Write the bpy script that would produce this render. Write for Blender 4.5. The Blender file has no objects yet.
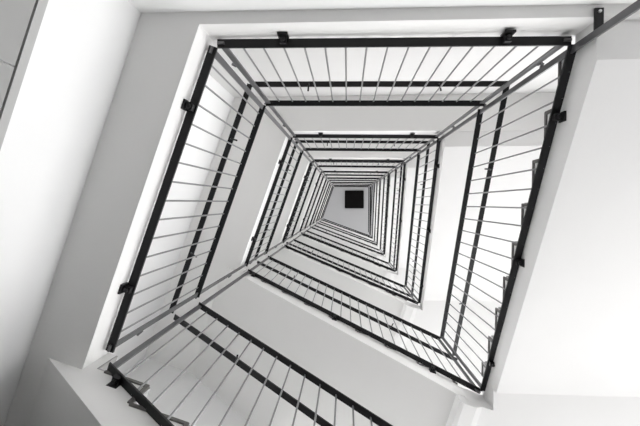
import bpy, bmesh, math
from mathutils import Vector, Matrix

C = bpy.context.scene.collection
scn = bpy.context.scene
Z0 = 0.80                       # height of the lens above the ground floor
H = 2.80                        # storey height
NL = 7                          # landings above the camera

# ------------------------------------------------------------------ camera
cam = bpy.data.cameras.new('camera')
cam.sensor_width = 36.0
cam.lens = 427 / 640 * 36.0
cam.clip_start = 0.02
cam.clip_end = 200
co = bpy.data.objects.new('camera', cam)
C.objects.link(co)
right = Vector((0.998002, 0.0, 0.063180))
down = Vector((0.001569, 0.999691, -0.024790))
fwd = Vector((-0.063160, 0.024840, 0.997694))
m = Matrix.Identity(4)
for i, v in enumerate((right, -down, -fwd)):
    for j in range(3):
        m[j][i] = v[j]
m[2][3] = Z0
co.matrix_world = m
scn.camera = co

# ------------------------------------------------------------------ light
SKY_L, GROUND_L = 2.4, 0.38
w = bpy.data.worlds.new('sky')
scn.world = w
w.use_nodes = True
bg = w.node_tree.nodes['Background']
# overcast sky over a paler or darker ground outside
_nt = w.node_tree
_tc = _nt.nodes.new('ShaderNodeTexCoord')
_sx = _nt.nodes.new('ShaderNodeSeparateXYZ')
_mr = _nt.nodes.new('ShaderNodeMapRange')
_nt.links.new(_tc.outputs['Generated'], _sx.inputs[0])
_nt.links.new(_sx.outputs['Z'], _mr.inputs['Value'])
_mr.inputs['From Min'].default_value = -0.05
_mr.inputs['From Max'].default_value = 0.05
_mr.inputs['To Min'].default_value = GROUND_L
_mr.inputs['To Max'].default_value = SKY_L
_nt.links.new(_mr.outputs[0], bg.inputs[1])
bg.inputs[0].default_value = (1.0, 1.0, 1.0, 1)
scn.view_settings.view_transform = 'Standard'
scn.view_settings.look = 'None'
scn.view_settings.gamma = 1
scn.view_settings.use_curve_mapping = False
scn.view_settings.exposure = 1.32


# ------------------------------------------------------------------ materials
def mat(name, col, rough=0.6, metal=0.0, var=0.04, scale=3.0, bump=0.0, bscale=60, spec=0.5):
    mt = bpy.data.materials.new(name)
    mt.use_nodes = True
    nt = mt.node_tree
    b = nt.nodes['Principled BSDF']
    tc = nt.nodes.new('ShaderNodeTexCoord')
    nz = nt.nodes.new('ShaderNodeTexNoise')
    nz.inputs['Scale'].default_value = scale
    nz.inputs['Detail'].default_value = 4
    nt.links.new(tc.outputs['Object'], nz.inputs['Vector'])
    mx = nt.nodes.new('ShaderNodeMix')
    mx.data_type = 'RGBA'
    mx.inputs[6].default_value = (*[c * (1 - var) for c in col], 1)
    mx.inputs[7].default_value = (*[min(1, c * (1 + var)) for c in col], 1)
    nt.links.new(nz.outputs['Fac'], mx.inputs[0])
    nt.links.new(mx.outputs[2], b.inputs['Base Color'])
    b.inputs['Roughness'].default_value = rough
    b.inputs['Metallic'].default_value = metal
    b.inputs['Specular IOR Level'].default_value = spec
    if bump:
        n2 = nt.nodes.new('ShaderNodeTexNoise')
        n2.inputs['Scale'].default_value = bscale
        nt.links.new(tc.outputs['Object'], n2.inputs['Vector'])
        bp = nt.nodes.new('ShaderNodeBump')
        bp.inputs['Strength'].default_value = bump
        bp.inputs['Distance'].default_value = 0.002
        nt.links.new(n2.outputs['Fac'], bp.inputs['Height'])
        nt.links.new(bp.outputs['Normal'], b.inputs['Normal'])
    return mt


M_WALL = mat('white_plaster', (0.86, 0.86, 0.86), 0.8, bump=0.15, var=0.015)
M_TREAD = mat('shade_grey_step', (0.34, 0.335, 0.33), 0.5, var=0.25, scale=90)  # grey stands in for the weak light on the steps
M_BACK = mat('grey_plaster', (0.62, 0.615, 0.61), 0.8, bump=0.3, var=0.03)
M_SLAB = mat('painted_concrete', (0.82, 0.815, 0.805), 0.75, bump=0.2, var=0.02)
M_SOFF = mat('white_painted_stair', (0.82, 0.815, 0.81), 0.75, bump=0.2, var=0.02)
M_FLOOR = mat('grey_stone_floor', (0.10, 0.099, 0.097), 0.4, var=0.05)
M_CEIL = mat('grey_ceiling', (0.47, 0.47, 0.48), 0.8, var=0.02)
M_BLACK = mat('black_painted_steel', (0.011, 0.011, 0.012), 0.45, var=0.1, spec=0.25)
M_POST = mat('grey_painted_steel', (0.13, 0.13, 0.135), 0.38, metal=0.5, var=0.1, spec=0.6)
M_ROD = mat('brushed_steel', (0.26, 0.26, 0.265), 0.35, metal=0.6, var=0.05)
M_PLATE = mat('dark_step_trim', (0.11, 0.105, 0.10), 0.5, var=0.25, scale=60)
M_BOLT = mat('zinc_bolt', (0.6, 0.6, 0.6), 0.3, metal=0.8)
M_DOOR = mat('grey_door_panel', (0.30, 0.30, 0.295), 0.5, var=0.03)
M_FRAME = mat('grey_door_frame', (0.42, 0.42, 0.415), 0.5, var=0.03)
M_HATCH = mat('dark_hatch', (0.006, 0.005, 0.005), 0.8, var=0.2, spec=0.1)


# ------------------------------------------------------------------ mesh helpers
def link(name, bm, mt, parent=None, origin=(0, 0, 0), smooth=False):
    bmesh.ops.recalc_face_normals(bm, faces=bm.faces)
    bmesh.ops.translate(bm, verts=bm.verts, vec=-Vector(origin))
    me = bpy.data.meshes.new(name)
    bm.to_mesh(me)
    bm.free()
    if smooth:
        for p in me.polygons:
            p.use_smooth = True
    me.materials.append(mt)
    o = bpy.data.objects.new(name, me)
    C.objects.link(o)
    if parent:
        o.parent = parent
    else:
        o.location = origin
    return o


def prism(bm, pts, vec):
    """pts: closed loop of Vectors, extruded by vec"""
    vec = Vector(vec)
    a = [bm.verts.new(p) for p in pts]
    b = [bm.verts.new(Vector(p) + vec) for p in pts]
    n = len(pts)
    bm.faces.new(a)
    bm.faces.new(b[::-1])
    for i in range(n):
        bm.faces.new((a[i], b[i], b[(i + 1) % n], a[(i + 1) % n]))


def slab(bm, xy, z0, z1):
    prism(bm, [Vector((x, y, z0)) for x, y in xy], (0, 0, z1 - z0))


def flat(bm, a, b, wv, tv, bev=0.0):
    """bar between a and b, full width vector wv, thickness vector tv, centred"""
    a, b, wv, tv = Vector(a), Vector(b), Vector(wv), Vector(tv)
    pts = [a - wv / 2 - tv / 2, a + wv / 2 - tv / 2, a + wv / 2 + tv / 2, a - wv / 2 + tv / 2]
    if bev:
        e = bev
        wu, tu = wv.normalized() * e, tv.normalized() * e
        p = pts
        pts = [p[0] + wu, p[1] - wu, p[1] + tu, p[2] - tu, p[2] - wu, p[3] + wu, p[3] - tu, p[0] + tu]
    prism(bm, pts, b - a)


def cyl(bm, a, b, r, n=8):
    a, b = Vector(a), Vector(b)
    ax = (b - a).normalized()
    u = ax.orthogonal().normalized()
    v = ax.cross(u)
    prism(bm, [a + u * r * math.cos(2 * math.pi * i / n) + v * r * math.sin(2 * math.pi * i / n) for i in range(n)], b - a)


def sweep(bm, path, wid, th):
    """flat ribbon-bar (wide side horizontal) swept along a 3D path with mitred joints"""
    path = [Vector(p) for p in path]
    rings = []
    for i, p in enumerate(path):
        d0 = (path[i] - path[i - 1]) if i else (path[1] - path[0])
        d1 = (path[i + 1] - path[i]) if i < len(path) - 1 else d0
        h0 = Vector((d0.x, d0.y, 0)).normalized()
        h1 = Vector((d1.x, d1.y, 0)).normalized()
        n0 = Vector((-h0.y, h0.x, 0))
        n1 = Vector((-h1.y, h1.x, 0))
        nn = (n0 + n1).normalized()
        nn = nn * (wid / 2 / max(0.3, nn.dot(n0)))
        t = Vector((0, 0, th / 2))
        rings.append([bm.verts.new(p - nn - t), bm.verts.new(p + nn - t), bm.verts.new(p + nn + t), bm.verts.new(p - nn + t)])
    bm.faces.new(rings[0])
    bm.faces.new(rings[-1][::-1])
    for r, s in zip(rings, rings[1:]):
        for i in range(4):
            bm.faces.new((r[i], s[i], s[(i + 1) % 4], r[(i + 1) % 4]))


def V(x, y, z):
    return Vector((x, y, z + Z0))


def tag(o, label, cat, group=None):
    o['label'] = label
    o['category'] = cat
    if group:
        o['group'] = group


def empty(name, loc):
    o = bpy.data.objects.new(name, None)
    o.empty_display_size = 0.1
    C.objects.link(o)
    o.location = loc
    return o


def copy_tree(o, dz, parent=None):
    c = o.copy()
    C.objects.link(c)
    if parent:
        c.parent = parent
    else:
        c.location = o.location + Vector((0, 0, dz))
    for ch in o.children:
        copy_tree(ch, dz, c)
    return c


# ------------------------------------------------------------------ plan (metres, lens axis at 0,0)
TL = Vector((-0.625, -0.748))
TR = Vector((1.014, -0.723))
BL = Vector((-1.161, 0.740))
BR = Vector((1.015, 1.425))


def line_x(p, d, q, e):
    """intersection of p+s*d and q+t*e"""
    den = d.x * e.y - d.y * e.x
    s = ((q.x - p.x) * e.y - (q.y - p.y) * e.x) / den
    return p + d * s


dT = (TR - TL).normalized()
nT = Vector((dT.y, -dT.x))          # outward, -Y
dL = (BL - TL).normalized()
nL = Vector((-dL.y, dL.x))          # outward, -X
dB = (BR - BL).normalized()
nB = Vector((-dB.y, dB.x))          # outward, +Y
OFF = 0.03
fTL = line_x(TL + nT * OFF, dT, TL + nL * OFF, dL)
fBL = line_x(BL + nB * OFF, dB, TL + nL * OFF, dL)
pB = BL + nB * OFF
FX = 1.045                          # face of the right flight at the top end
FXb = 1.030                         # and at its far end
XR = 2.32                           # unseen right side, mostly left open for light
WB = 1.30                           # width to the bottom wall
nLd = nL.dot(TL)
lowL = TL + nL * (1.135 - nLd)
upL = TL + nL * (1.553 - nLd)
LOW_Y, UP_Y = -0.835, -1.150
bwall = BL + nB * WB
tCR = -0.20                         # crease between landing and flight, along dB


def PB(t, n=0.0):
    return pB + dB * t + nB * n


up_tl = line_x(upL, dL, Vector((0, UP_Y)), Vector((1, 0)))
up_bl = line_x(upL, dL, bwall, dB)
lo_tl = line_x(lowL, dL, Vector((0, LOW_Y)), Vector((1, 0)))
lo_bl = line_x(lowL, dL, bwall, dB)
Z1 = 2.0                            # railing line of the first landing (above lens)
TOPZ = Z1 + H * (NL - 1) + 2.72     # roof ceiling
GZ = Z1 - H                         # ground (lens level reference)

# ------------------------------------------------------------------ setting
def struct(name, bm, mt):
    o = link(name, bm, mt)
    o['kind'] = 'structure'
    return o


gfl = GZ + 0.0
bm = bmesh.new()
slab(bm, [(up_tl.x - 0.3, UP_Y - 0.3), (XR + 0.3, UP_Y - 0.3), (XR + 0.3, 3.6), (up_bl.x - 0.4, 3.6)], gfl - 0.1 + Z0, gfl + Z0)
struct('floor', bm, M_FLOOR)


def wallbox(bm, p, q, n, th, z0, z1):
    slab(bm, [tuple(p), tuple(q), tuple(q + n * th), tuple(p + n * th)], z0 + Z0, z1 + Z0)


SB = -0.15                          # soffit below railing line
ST = 0.05                           # floor above railing line
bm = bmesh.new()
e0 = up_tl + nL * 0.0 - dL * 0.2
wallbox(bm, e0, up_bl + dL * 0.2, nL, 0.2, Z1 + SB + 0.0, TOPZ + 0.1)
struct('wall_left', bm, M_WALL)
bm = bmesh.new()
wallbox(bm, lo_tl - dL * 0.25, lo_bl + dL * 0.1, nL, 0.40, gfl, Z1 + SB)
struct('wall_left_ground', bm, M_WALL)
bm = bmesh.new()
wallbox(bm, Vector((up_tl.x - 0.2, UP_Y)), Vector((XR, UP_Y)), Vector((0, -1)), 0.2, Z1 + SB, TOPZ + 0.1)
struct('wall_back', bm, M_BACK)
bm = bmesh.new()
wallbox(bm, Vector((lo_tl.x, LOW_Y)), Vector((XR, LOW_Y + 0.03)), Vector((0, -1)), 0.30, gfl, Z1 + SB)
struct('wall_back_ground', bm, M_WALL)
bm = bmesh.new()
be = bwall + dB * ((XR - bwall.x) / dB.x)
wallbox(bm, up_bl - dB * 0.2, PB(0.80, WB - OFF), nB, 0.2, gfl, TOPZ + 0.1)
wallbox(bm, PB(0.80, WB - OFF), PB(1.75, WB - OFF), nB, 0.2, gfl, Z1 + 0.9)
struct('wall_front', bm, M_WALL)
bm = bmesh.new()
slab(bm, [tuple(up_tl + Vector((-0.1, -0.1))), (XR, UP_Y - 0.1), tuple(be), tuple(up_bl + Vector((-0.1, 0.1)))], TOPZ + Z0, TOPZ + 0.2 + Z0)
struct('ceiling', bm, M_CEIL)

bm = bmesh.new()
slab(bm, [(XR, UP_Y), (XR + 0.2, UP_Y), (XR + 0.2, 0.3), (XR, 0.3)], gfl + Z0, 3.0 + Z0)
slab(bm, [(XR, UP_Y), (XR + 0.2, UP_Y), (XR + 0.2, -0.4), (XR, -0.4)], 3.0 + Z0, TOPZ + Z0)
struct('wall_right', bm, M_WALL)
bm = bmesh.new()
slab(bm, [(XR, 0.3), (XR + 0.2, 0.3), (XR + 0.2, be.y), (XR, be.y)], gfl + Z0, 0.55 + Z0)
wallbox(bm, PB(1.75, WB - OFF), be, nB, 0.2, gfl, 0.55)
struct('wall_light_screen', bm, M_WALL)  # unseen low walls, added to keep light out of the ground storey
# unseen openings added for sky light, no panes: slim frames, one storey each
n = 0
for k in range(NL):
    z = Z1 + H * k
    bm = bmesh.new()
    for y in (0.33 if k == 0 else -0.37, 1.2, 2.2, be.y - 0.05):
        flat(bm, V(XR + 0.04, y, z - 1.3), V(XR + 0.04, y, z + 1.46), (0.06, 0, 0), (0, 0.05, 0))
    flat(bm, V(XR + 0.04, 0.3 if k == 0 else -0.4, z - 1.32), V(XR + 0.04, be.y, z - 1.32), (0.06, 0, 0), (0, 0, 0.05))
    fa, fb = PB(0.84 if k else 1.78, WB - OFF + 0.04), be + nB * 0.04
    flat(bm, V(*fa, z - 1.32), V(*fb, z - 1.32), Vector((*nB, 0)) * 0.06, (0, 0, 0.05))
    struct('opening_frame_%d' % (k + 1), bm, M_WALL)

# ------------------------------------------------------------------ ordinals
ORD = ['lowest', 'second', 'third', 'fourth', 'fifth', 'sixth', 'highest']


def where(k):
    return 'on the nearest storey' if k == 0 else ('on the highest storey' if k == NL - 1 else 'on the %s storey up' % ORD[k])


# ------------------------------------------------------------------ landings
def landing():
    bm = bmesh.new()
    P = PB(tCR)
    Q = PB(tCR, WB - OFF)
    xy = [(XR, -0.765), (FX, -0.765), (fTL.x + 0.0, fTL.y), tuple(fBL), tuple(P), tuple(Q), tuple(up_bl), tuple(up_tl), (XR, UP_Y)]
    slab(bm, xy, Z1 + SB + Z0, Z1 + ST + Z0)
    return link('landing_slab', bm, M_SLAB, origin=(-1.0, -0.9, Z1 + ST + Z0))


L0 = landing()
for k in range(NL):
    o = L0 if k == 0 else copy_tree(L0, H * k)
    tag(o, 'pale concrete L-shaped landing with plain white edge, ' + where(k), 'landing', 'landings round the left and top sides of the stairwell')


def corner_landing():
    bm = bmesh.new()
    z = Z1 + 1.24
    c = Vector((FXb, 1.465))
    e = PB(2.12)
    e2 = PB(2.12, WB - OFF)
    xy = [(XR, 1.32), (FXb, 1.32), (FXb, c.y), tuple(e), tuple(e2), tuple(be), ]
    slab(bm, xy, z - 0.20 + Z0, z + ST + Z0)
    # rounded downstand where the lower end of the flight above lands
    prof = [(2.23, -0.199), (2.17, -0.255), (2.08, -0.255), (2.055, -0.235), (2.06, -0.12), (2.23, -0.1)]
    prism(bm, [Vector((*PB(t, 0.002), z + q + Z0)) for t, q in prof], Vector((*(nB * (WB - OFF - 0.002)), 0)))
    return link('corner_landing_slab', bm, M_SOFF, origin=(1.6, 1.9, z + ST + Z0))


Q0 = corner_landing()
for k in range(-1, NL - 1):
    o = Q0 if k == -1 else copy_tree(Q0, H * (k + 1))
    if k == -1:
        o.location.z -= H
        tag(o, 'white half-storey corner landing below the lens height, at lower right of the stairwell', 'landing', 'corner landings at lower right')
    else:
        o.location.z = Q0.location.z + H * (k + 1)
        tag(o, 'white corner landing at lower right of the stairwell, ' + where(k), 'landing', 'corner landings at lower right')

# ------------------------------------------------------------------ flights
RJ = [-0.714 + 0.241 * j for j in range(9)]


def right_x(y):
    return FX + (FXb - FX) * (y + 0.765) / 2.23


def shade_layer(bm, pts, zs, d, out):
    """thin layer on treads and risers, grey put in for their shade"""
    d3 = Vector((d.x, d.y, 0))
    o3 = Vector((out.x, out.y, 0))
    for i in range(len(pts) - 1):
        a = Vector((*pts[i], zs[i] + Z0)) + o3.normalized() * 0.001
        b = Vector((*pts[i + 1], zs[i + 1] + Z0)) + o3.normalized() * 0.001
        if abs(zs[i] - zs[i + 1]) < 1e-5:
            th = Vector((0, 0, 0.008))
        else:
            th = d3 * 0.008
        prism(bm, [a, b, b + th, a + th], o3)


def right_flight():
    z = Z1
    top = [(-0.765, z + ST)]
    for j, y in enumerate(RJ):
        top += [(y, z + ST + 1.24 / 9 * j), (y, z + ST + 1.24 / 9 * (j + 1))]
    top += [(1.32, z + ST + 1.24)]
    prof = [(-0.765, z - 0.115)] + top + [(1.32, z + 0.993), (-0.597, z - 0.125)]
    t = empty('stair_flight', V(1.6, -0.6, z - 0.1))
    bm = bmesh.new()
    a = [bm.verts.new(V(right_x(y), y, q)) for y, q in prof]
    b = [bm.verts.new(V(XR - 0.002, y, q)) for y, q in prof]
    bm.faces.new(a)
    bm.faces.new(b[::-1])
    for i in range(len(prof)):
        i2 = (i + 1) % len(prof)
        bm.faces.new((a[i], b[i], b[i2], a[i2]))
    link('stair_body', bm, M_SOFF, t, t.location)
    bm = bmesh.new()
    shade_layer(bm, [Vector((FX + 0.002, y)) for y, q in top[1:-1]], [q for y, q in top[1:-1]], Vector((0, -1)), Vector((XR - FX - 0.004, 0)))
    link('step_shade_layer', bm, M_TREAD, t, t.location)
    bm = bmesh.new()
    band(bm, [(Vector((right_x(y) - 0.004, y)), q) for y, q in top[1:]])
    link('step_trim', bm, M_PLATE, t, t.location)
    return t


def band(bm, pts, h=0.018, th=0.008):
    """stepped metal strip that follows treads and risers along the stair's inner face"""
    for (p, z), (q, w) in zip(pts, pts[1:]):
        a = Vector((*p, z + Z0))
        b = Vector((*q, w + Z0))
        if (b - a).length < 1e-4:
            continue
        d = Vector((q.x - p.x, q.y - p.y, 0))
        if abs(w - z) < 1e-5:
            dn = d.normalized()
            nn = Vector((-dn.y, dn.x, 0))
            flat(bm, a + Vector((0, 0, -h / 2 + .003)), b + Vector((0, 0, -h / 2 + .003)), nn * th, Vector((0, 0, h)))
        else:
            # riser: the strip runs vertically, set towards the solid of the stair
            s = RD
            flat(bm, a + s * (h / 2 - .003), b + s * (h / 2 - .003), Vector((-s.y, s.x, 0)) * (th - .001), s * h)


RD = Vector((0, 1, 0))
F0 = right_flight()
for k in range(-1, NL - 1):
    if k == -1:
        o = F0
    else:
        o = copy_tree(F0, H * k)
for k, o in zip(range(-1, NL - 1), [x for x in bpy.data.objects if x.name.startswith('stair_flight')]):
    o.location.z = Z1 - 0.1 + H * k + Z0
    lab = 'white stair flight rising along the right side, '
    tag(o, lab + ('the lowest one starting from the ground floor' if k == -1 else where(k)), 'stair flight', 'flights along the right side')

BJ = [0.01 + 0.262 * j for j in range(9)]
STB = ST + 0.015


def bottom_flight():
    z = Z1
    top = [(tCR, z + STB)]
    for j, t in enumerate(BJ):
        top += [(t, z + STB - 0.170 * j), (t, z + STB - 0.170 * (j + 1))]
    top += [(2.12, z + STB - 1.53)]
    prof = top + [(2.12, z - 1.68), (2.06, z - 1.68), (tCR, z + SB)]
    t = empty('stair_flight', V(-0.5, 1.5, z - 0.5))
    bm = bmesh.new()
    prism(bm, [Vector((*PB(q), w + Z0)) for q, w in prof], Vector((*(nB * (WB - OFF)), 0)))
    link('stair_body', bm, M_SLAB, t, t.location)
    bm = bmesh.new()
    shade_layer(bm, [PB(q) for q, w in top[1:-1]], [w for q, w in top[1:-1]], dB, nB * (WB - OFF - 0.002))
    link('step_shade_layer', bm, M_TREAD, t, t.location)
    bm = bmesh.new()
    band(bm, [(PB(q, -0.004), w) for q, w in [(0.055, z + STB - 0.170)] + top[3:]])
    link('step_trim', bm, M_PLATE, t, t.location)
    return t


RD = Vector((-dB.x, -dB.y, 0))
G0 = bottom_flight()
for k in range(NL):
    o = G0 if k == 0 else copy_tree(G0, H * k)
    tag(o, 'grey-shaded stair flight across the bottom side of the stairwell, ' + where(k), 'stair flight', 'flights across the bottom side')


# ------------------------------------------------------------------ railings
def railing(a, b, out, za, zb, posts, brackets, hr0, hr1, bl=0.022, e0=0.0, e1=0.0, lean=(0, 0), spacing=0.1007, r0=0.075, mirror=False):
    """a,b plan ends; out = outward normal; za, zb height of the bottom bar; posts: (dist, z from, z to, parts)"""
    L = (b - a).length
    d = (b - a) / L
    D = Vector((d.x, d.y, 0))
    O = Vector((out.x, out.y, 0))
    t = empty('stair_railing', Vector((*a, za + Z0)))

    def at(s, dz=0.0, o=0.0):
        k = min(1, max(0, s / L))
        p = a + d * s + out * o + Vector(lean) * (k * k * dz / 1.2)
        return Vector((*p, za + (zb - za) * s / L + dz * (1 + (e0 + (e1 - e0) * k) / 1.208) + Z0))
    g0, g1 = 0.014, 0.014
    bm = bmesh.new()
    sweep(bm, [at(g0), at(L - g1)], 0.040, 0.012)
    link('bottom_bar', bm, M_BLACK, t, t.location)
    bm = bmesh.new()
    sweep(bm, [at(g0, 1.208), at(L - g1, 1.208)], 0.040, 0.012)
    link('top_bar', bm, M_BLACK, t, t.location)
    bm = bmesh.new()
    path = [at(-hr0, 0.966, 0.075), at(L + hr1, 0.966, 0.075)]
    sweep(bm, path, 0.036, 0.014)
    link('handrail', bm, M_BLACK, t, t.location)
    # rods
    n = int((L - 2 * r0) / spacing + 1e-6)
    st = r0 + ((L - 2 * r0) - n * spacing) / 2
    src = None
    for i in range(n + 1):
        s = st + i * spacing
        if src is None or e0 or e1:
            bm = bmesh.new()
            cyl(bm, at(s, -0.004, 0.013), at(s, 1.206, 0.013), 0.0050)
            src = link('baluster', bm, M_ROD, t, t.location, smooth=False)
            s_0 = s
        else:
            c = src.copy()
            C.objects.link(c)
            c.parent = t
            c.location = at(s) - at(s_0)
    for s, z0, z1, o in posts:
        bm = bmesh.new()
        p = a + d * s
        p1 = p + (Vector(lean) if s > L / 2 else Vector((0, 0)))
        flat(bm, Vector((*p, z0 + Z0)), Vector((*p1, z1 + Z0)), D * 0.031, O * 0.010)
        po = link('post', bm, M_POST, t, t.location)
        if o:       # spacer bolts that tie the two posts of a corner together
            zz = z0 + 0.35
            sd = -1 if s < L / 2 else 1
            while zz < z1 - 0.1:
                bm = bmesh.new()
                q = p + d * (sd * 0.018)
                cyl(bm, Vector((*q, zz + Z0)), Vector((*(q + d * sd * bl + out * bl * 0.55), zz + Z0)), 0.008)
                link('bolt', bm, M_POST, po, t.location)
                zz += 0.93
    for s in brackets:
        bm = bmesh.new()
        flat(bm, at(s, -0.022, -0.012), at(s, -0.022, 0.026), D * 0.030, (0, 0, 0.032))
        flat(bm, at(s, -0.030, 0.020), at(s, -0.030, 0.0295), D * 0.048, (0, 0, 0.060))
        cyl(bm, at(s + 0.0, -0.052, 0.004), at(s, -0.030, 0.004), 0.011, 10)
        link('bracket', bm, M_BLACK, t, t.location)
    for s in (0.22 * L, 0.76 * L):
        bm = bmesh.new()
        cyl(bm, at(s, 0.90, 0.013), at(s, 0.93, 0.06), 0.006)
        cyl(bm, at(s, 0.93, 0.06), at(s, 0.962, 0.075), 0.006)
        link('handrail_bracket', bm, M_BLACK, t, t.location)
    return t


PE = 0.034
zt = Z1
# how far each handrail runs past its corner so that it meets the next one
def turn(a, b):
    return 0.075 * math.tan(a.angle(b) / 2)


HT = [turn(nT, nL), turn(nT, Vector((1, 0))), turn(nL, nB), turn(Vector((1, 0)), nB)]
# top side (along the landing)
LT = (TR - TL).length
LL = (BL - TL).length
rail_top = railing(TL, TR, nT, zt, zt, [(PE, zt - .02, zt + H, 1), (LT - PE, zt - .02, zt + H, 1)], [0.33, 1.34], HT[0], HT[1])
rail_left = railing(TL, BL, nL, zt, zt, [(PE, zt - .02, zt + H, 0), (LL - PE, zt - .02, zt + H, 1)], [0.32, 1.24], HT[0], HT[2], bl=0.034)
LRr = (BR - TR).length
rail_right = railing(TR, BR, Vector((1, 0)), zt, zt + 1.24, [(PE, zt - .02, zt + H, 1), (LRr - PE, zt + 1.22, zt + 1.24 + 1.31, 0)],
                     [0.31, 1.08, 1.86], HT[1], HT[3], e0=0.12, e1=0.12, lean=(-0.012, 0.03), spacing=0.1065)
B0 = Vector((-1.124, 0.762))
LBb = (BR - B0).length
rail_bottom = railing(B0, BR, nB, zt - .08, zt - 1.56, [(PE, zt - .10, zt + H - .08, 0), (LBb - PE, zt - 1.56 - .02, zt - 1.56 + 1.31, 0)],
                      [0.10, 1.06, 1.90], HT[2], HT[3], e0=0.001, e1=0.12, lean=(-0.012, 0.03), spacing=0.1015)

SIDES = [(rail_top, 'along the top side', 0, NL), (rail_left, 'along the left side', 0, NL),
         (rail_right, 'along the right side', 0, NL - 1), (rail_bottom, 'across the bottom side', 0, NL)]
for src, side, k0, k1 in SIDES:
    for k in range(k0, k1):
        o = src if k == 0 else copy_tree(src, H * k)
        tag(o, 'black railing with thin grey rods %s %s' % (side, where(k)), 'railing', 'railings ' + side)
        if k == NL - 1:     # nothing above the last storey: shorten posts
            for c in o.children:
                if c.name.startswith('post'):
                    c.data = c.data.copy()
                    zb = min(v.co.z for v in c.data.vertices)
                    for v in c.data.vertices:
                        if v.co.z > zb + 1.3:
                            v.co.z = zb + 1.23
                    for g in list(c.children):
                        if g.name.startswith('bolt') and g.data.vertices[0].co.z > 1.1:
                            bpy.data.objects.remove(g)
# top guard on the right side, level, under the roof
zg = Z1 + H * (NL - 1)
guard = railing(TR, Vector((1.0, 1.42)), Vector((1, 0)), zg, zg, [(PE, zg - .02, zg + 1.2, 0), (2.11, zg - .02, zg + 1.2, 0)], [0.3, 1.8], 0.03, 0.03)
tag(guard, 'level black guard railing on the right side under the far ceiling', 'railing')
# railing of the ground flight
g = copy_tree(rail_right, -H)
tag(g, 'black railing of the lowest right-hand flight, its tall end post crossing the top right corner', 'railing')

# bracket plate that ties the tall post to the wall at the top right
t = empty('wall_tie_plate', V(1.03, -0.78, 1.74))
bm = bmesh.new()
flat(bm, V(1.030, -0.700, 1.841), V(1.030, -0.797, 1.841), (0.036, 0, 0), (0, 0, 0.008))
link('plate', bm, M_BLACK, t, t.location)
bm = bmesh.new()
cyl(bm, V(1.030, -0.781, 1.828), V(1.030, -0.781, 1.839), 0.006, 12)
link('bolt', bm, M_BOLT, t, t.location)
tag(t, 'short dark steel tie plate with a bright bolt beside the tall corner post', 'bracket')

# ------------------------------------------------------------------ roof hatch
t = empty('roof_hatch', V(0.355, -0.15, TOPZ))
bm = bmesh.new()
x0, x1, y0, y1 = -0.09, 0.81, -0.575, 0.275
slab(bm, [(x0, y0), (x1, y0), (x1, y1), (x0, y1)], TOPZ - 0.03 + Z0, TOPZ + 0.01 + Z0)
link('hatch_panel', bm, M_HATCH, t, t.location)
bm = bmesh.new()
for a, b in (((x0, y0), (x1, y0)), ((x1, y0), (x1, y1)), ((x1, y1), (x0, y1)), ((x0, y1), (x0, y0))):
    flat(bm, V(*a, TOPZ - 0.03), V(*b, TOPZ - 0.03), (0, 0, 0.05), Vector((b[1] - a[1], a[0] - b[0], 0)).normalized() * 0.05)
link('hatch_frame', bm, M_HATCH, t, t.location)
bm = bmesh.new()
for i in range(1, 8):
    y = y0 + (y1 - y0) * i / 8
    flat(bm, V(x0, y, TOPZ - 0.04), V(x1, y, TOPZ - 0.04), (0, 0.03, 0), (0, 0, 0.015))
link('louvre', bm, M_HATCH, t, t.location)
tag(t, 'black square louvred hatch in the grey ceiling at the top of the shaft', 'hatch')

# ------------------------------------------------------------------ grey double door in the left ground wall
zd = 1.328
pj = lowL + dL * 0.0
fr = empty('door_1', V(*lowL, gfl))
fr['kind'] = 'structure'


def onwall(s, z, o):
    p = lowL + dL * s - nL * o
    return V(p.x, p.y, z)


bm = bmesh.new()
S0, SJ, S1 = -0.2, 0.444, 2.1
flat(bm, onwall(S0, zd - 0.018, 0.008), onwall(S1, zd - 0.018, 0.008), Vector((*nL, 0)) * 0.016, (0, 0, 0.036))
for s in (S0, S1):
    flat(bm, onwall(s, gfl, 0.012), onwall(s, zd, 0.012), Vector((*nL, 0)) * 0.03, Vector((*dL, 0)) * 0.06)
link('door_frame', bm, M_FRAME, fr, fr.location)
for a, b in ((S0 + 0.03, SJ - 0.002), (SJ + 0.002, S1 - 0.03)):
    bm = bmesh.new()
    flat(bm, onwall(a, (gfl + zd - 0.04) / 2, 0.006), onwall(b, (gfl + zd - 0.04) / 2, 0.006), Vector((*nL, 0)) * 0.012, (0, 0, zd - 0.044 - gfl))
    link('door_leaf', bm, M_DOOR, fr, fr.location)
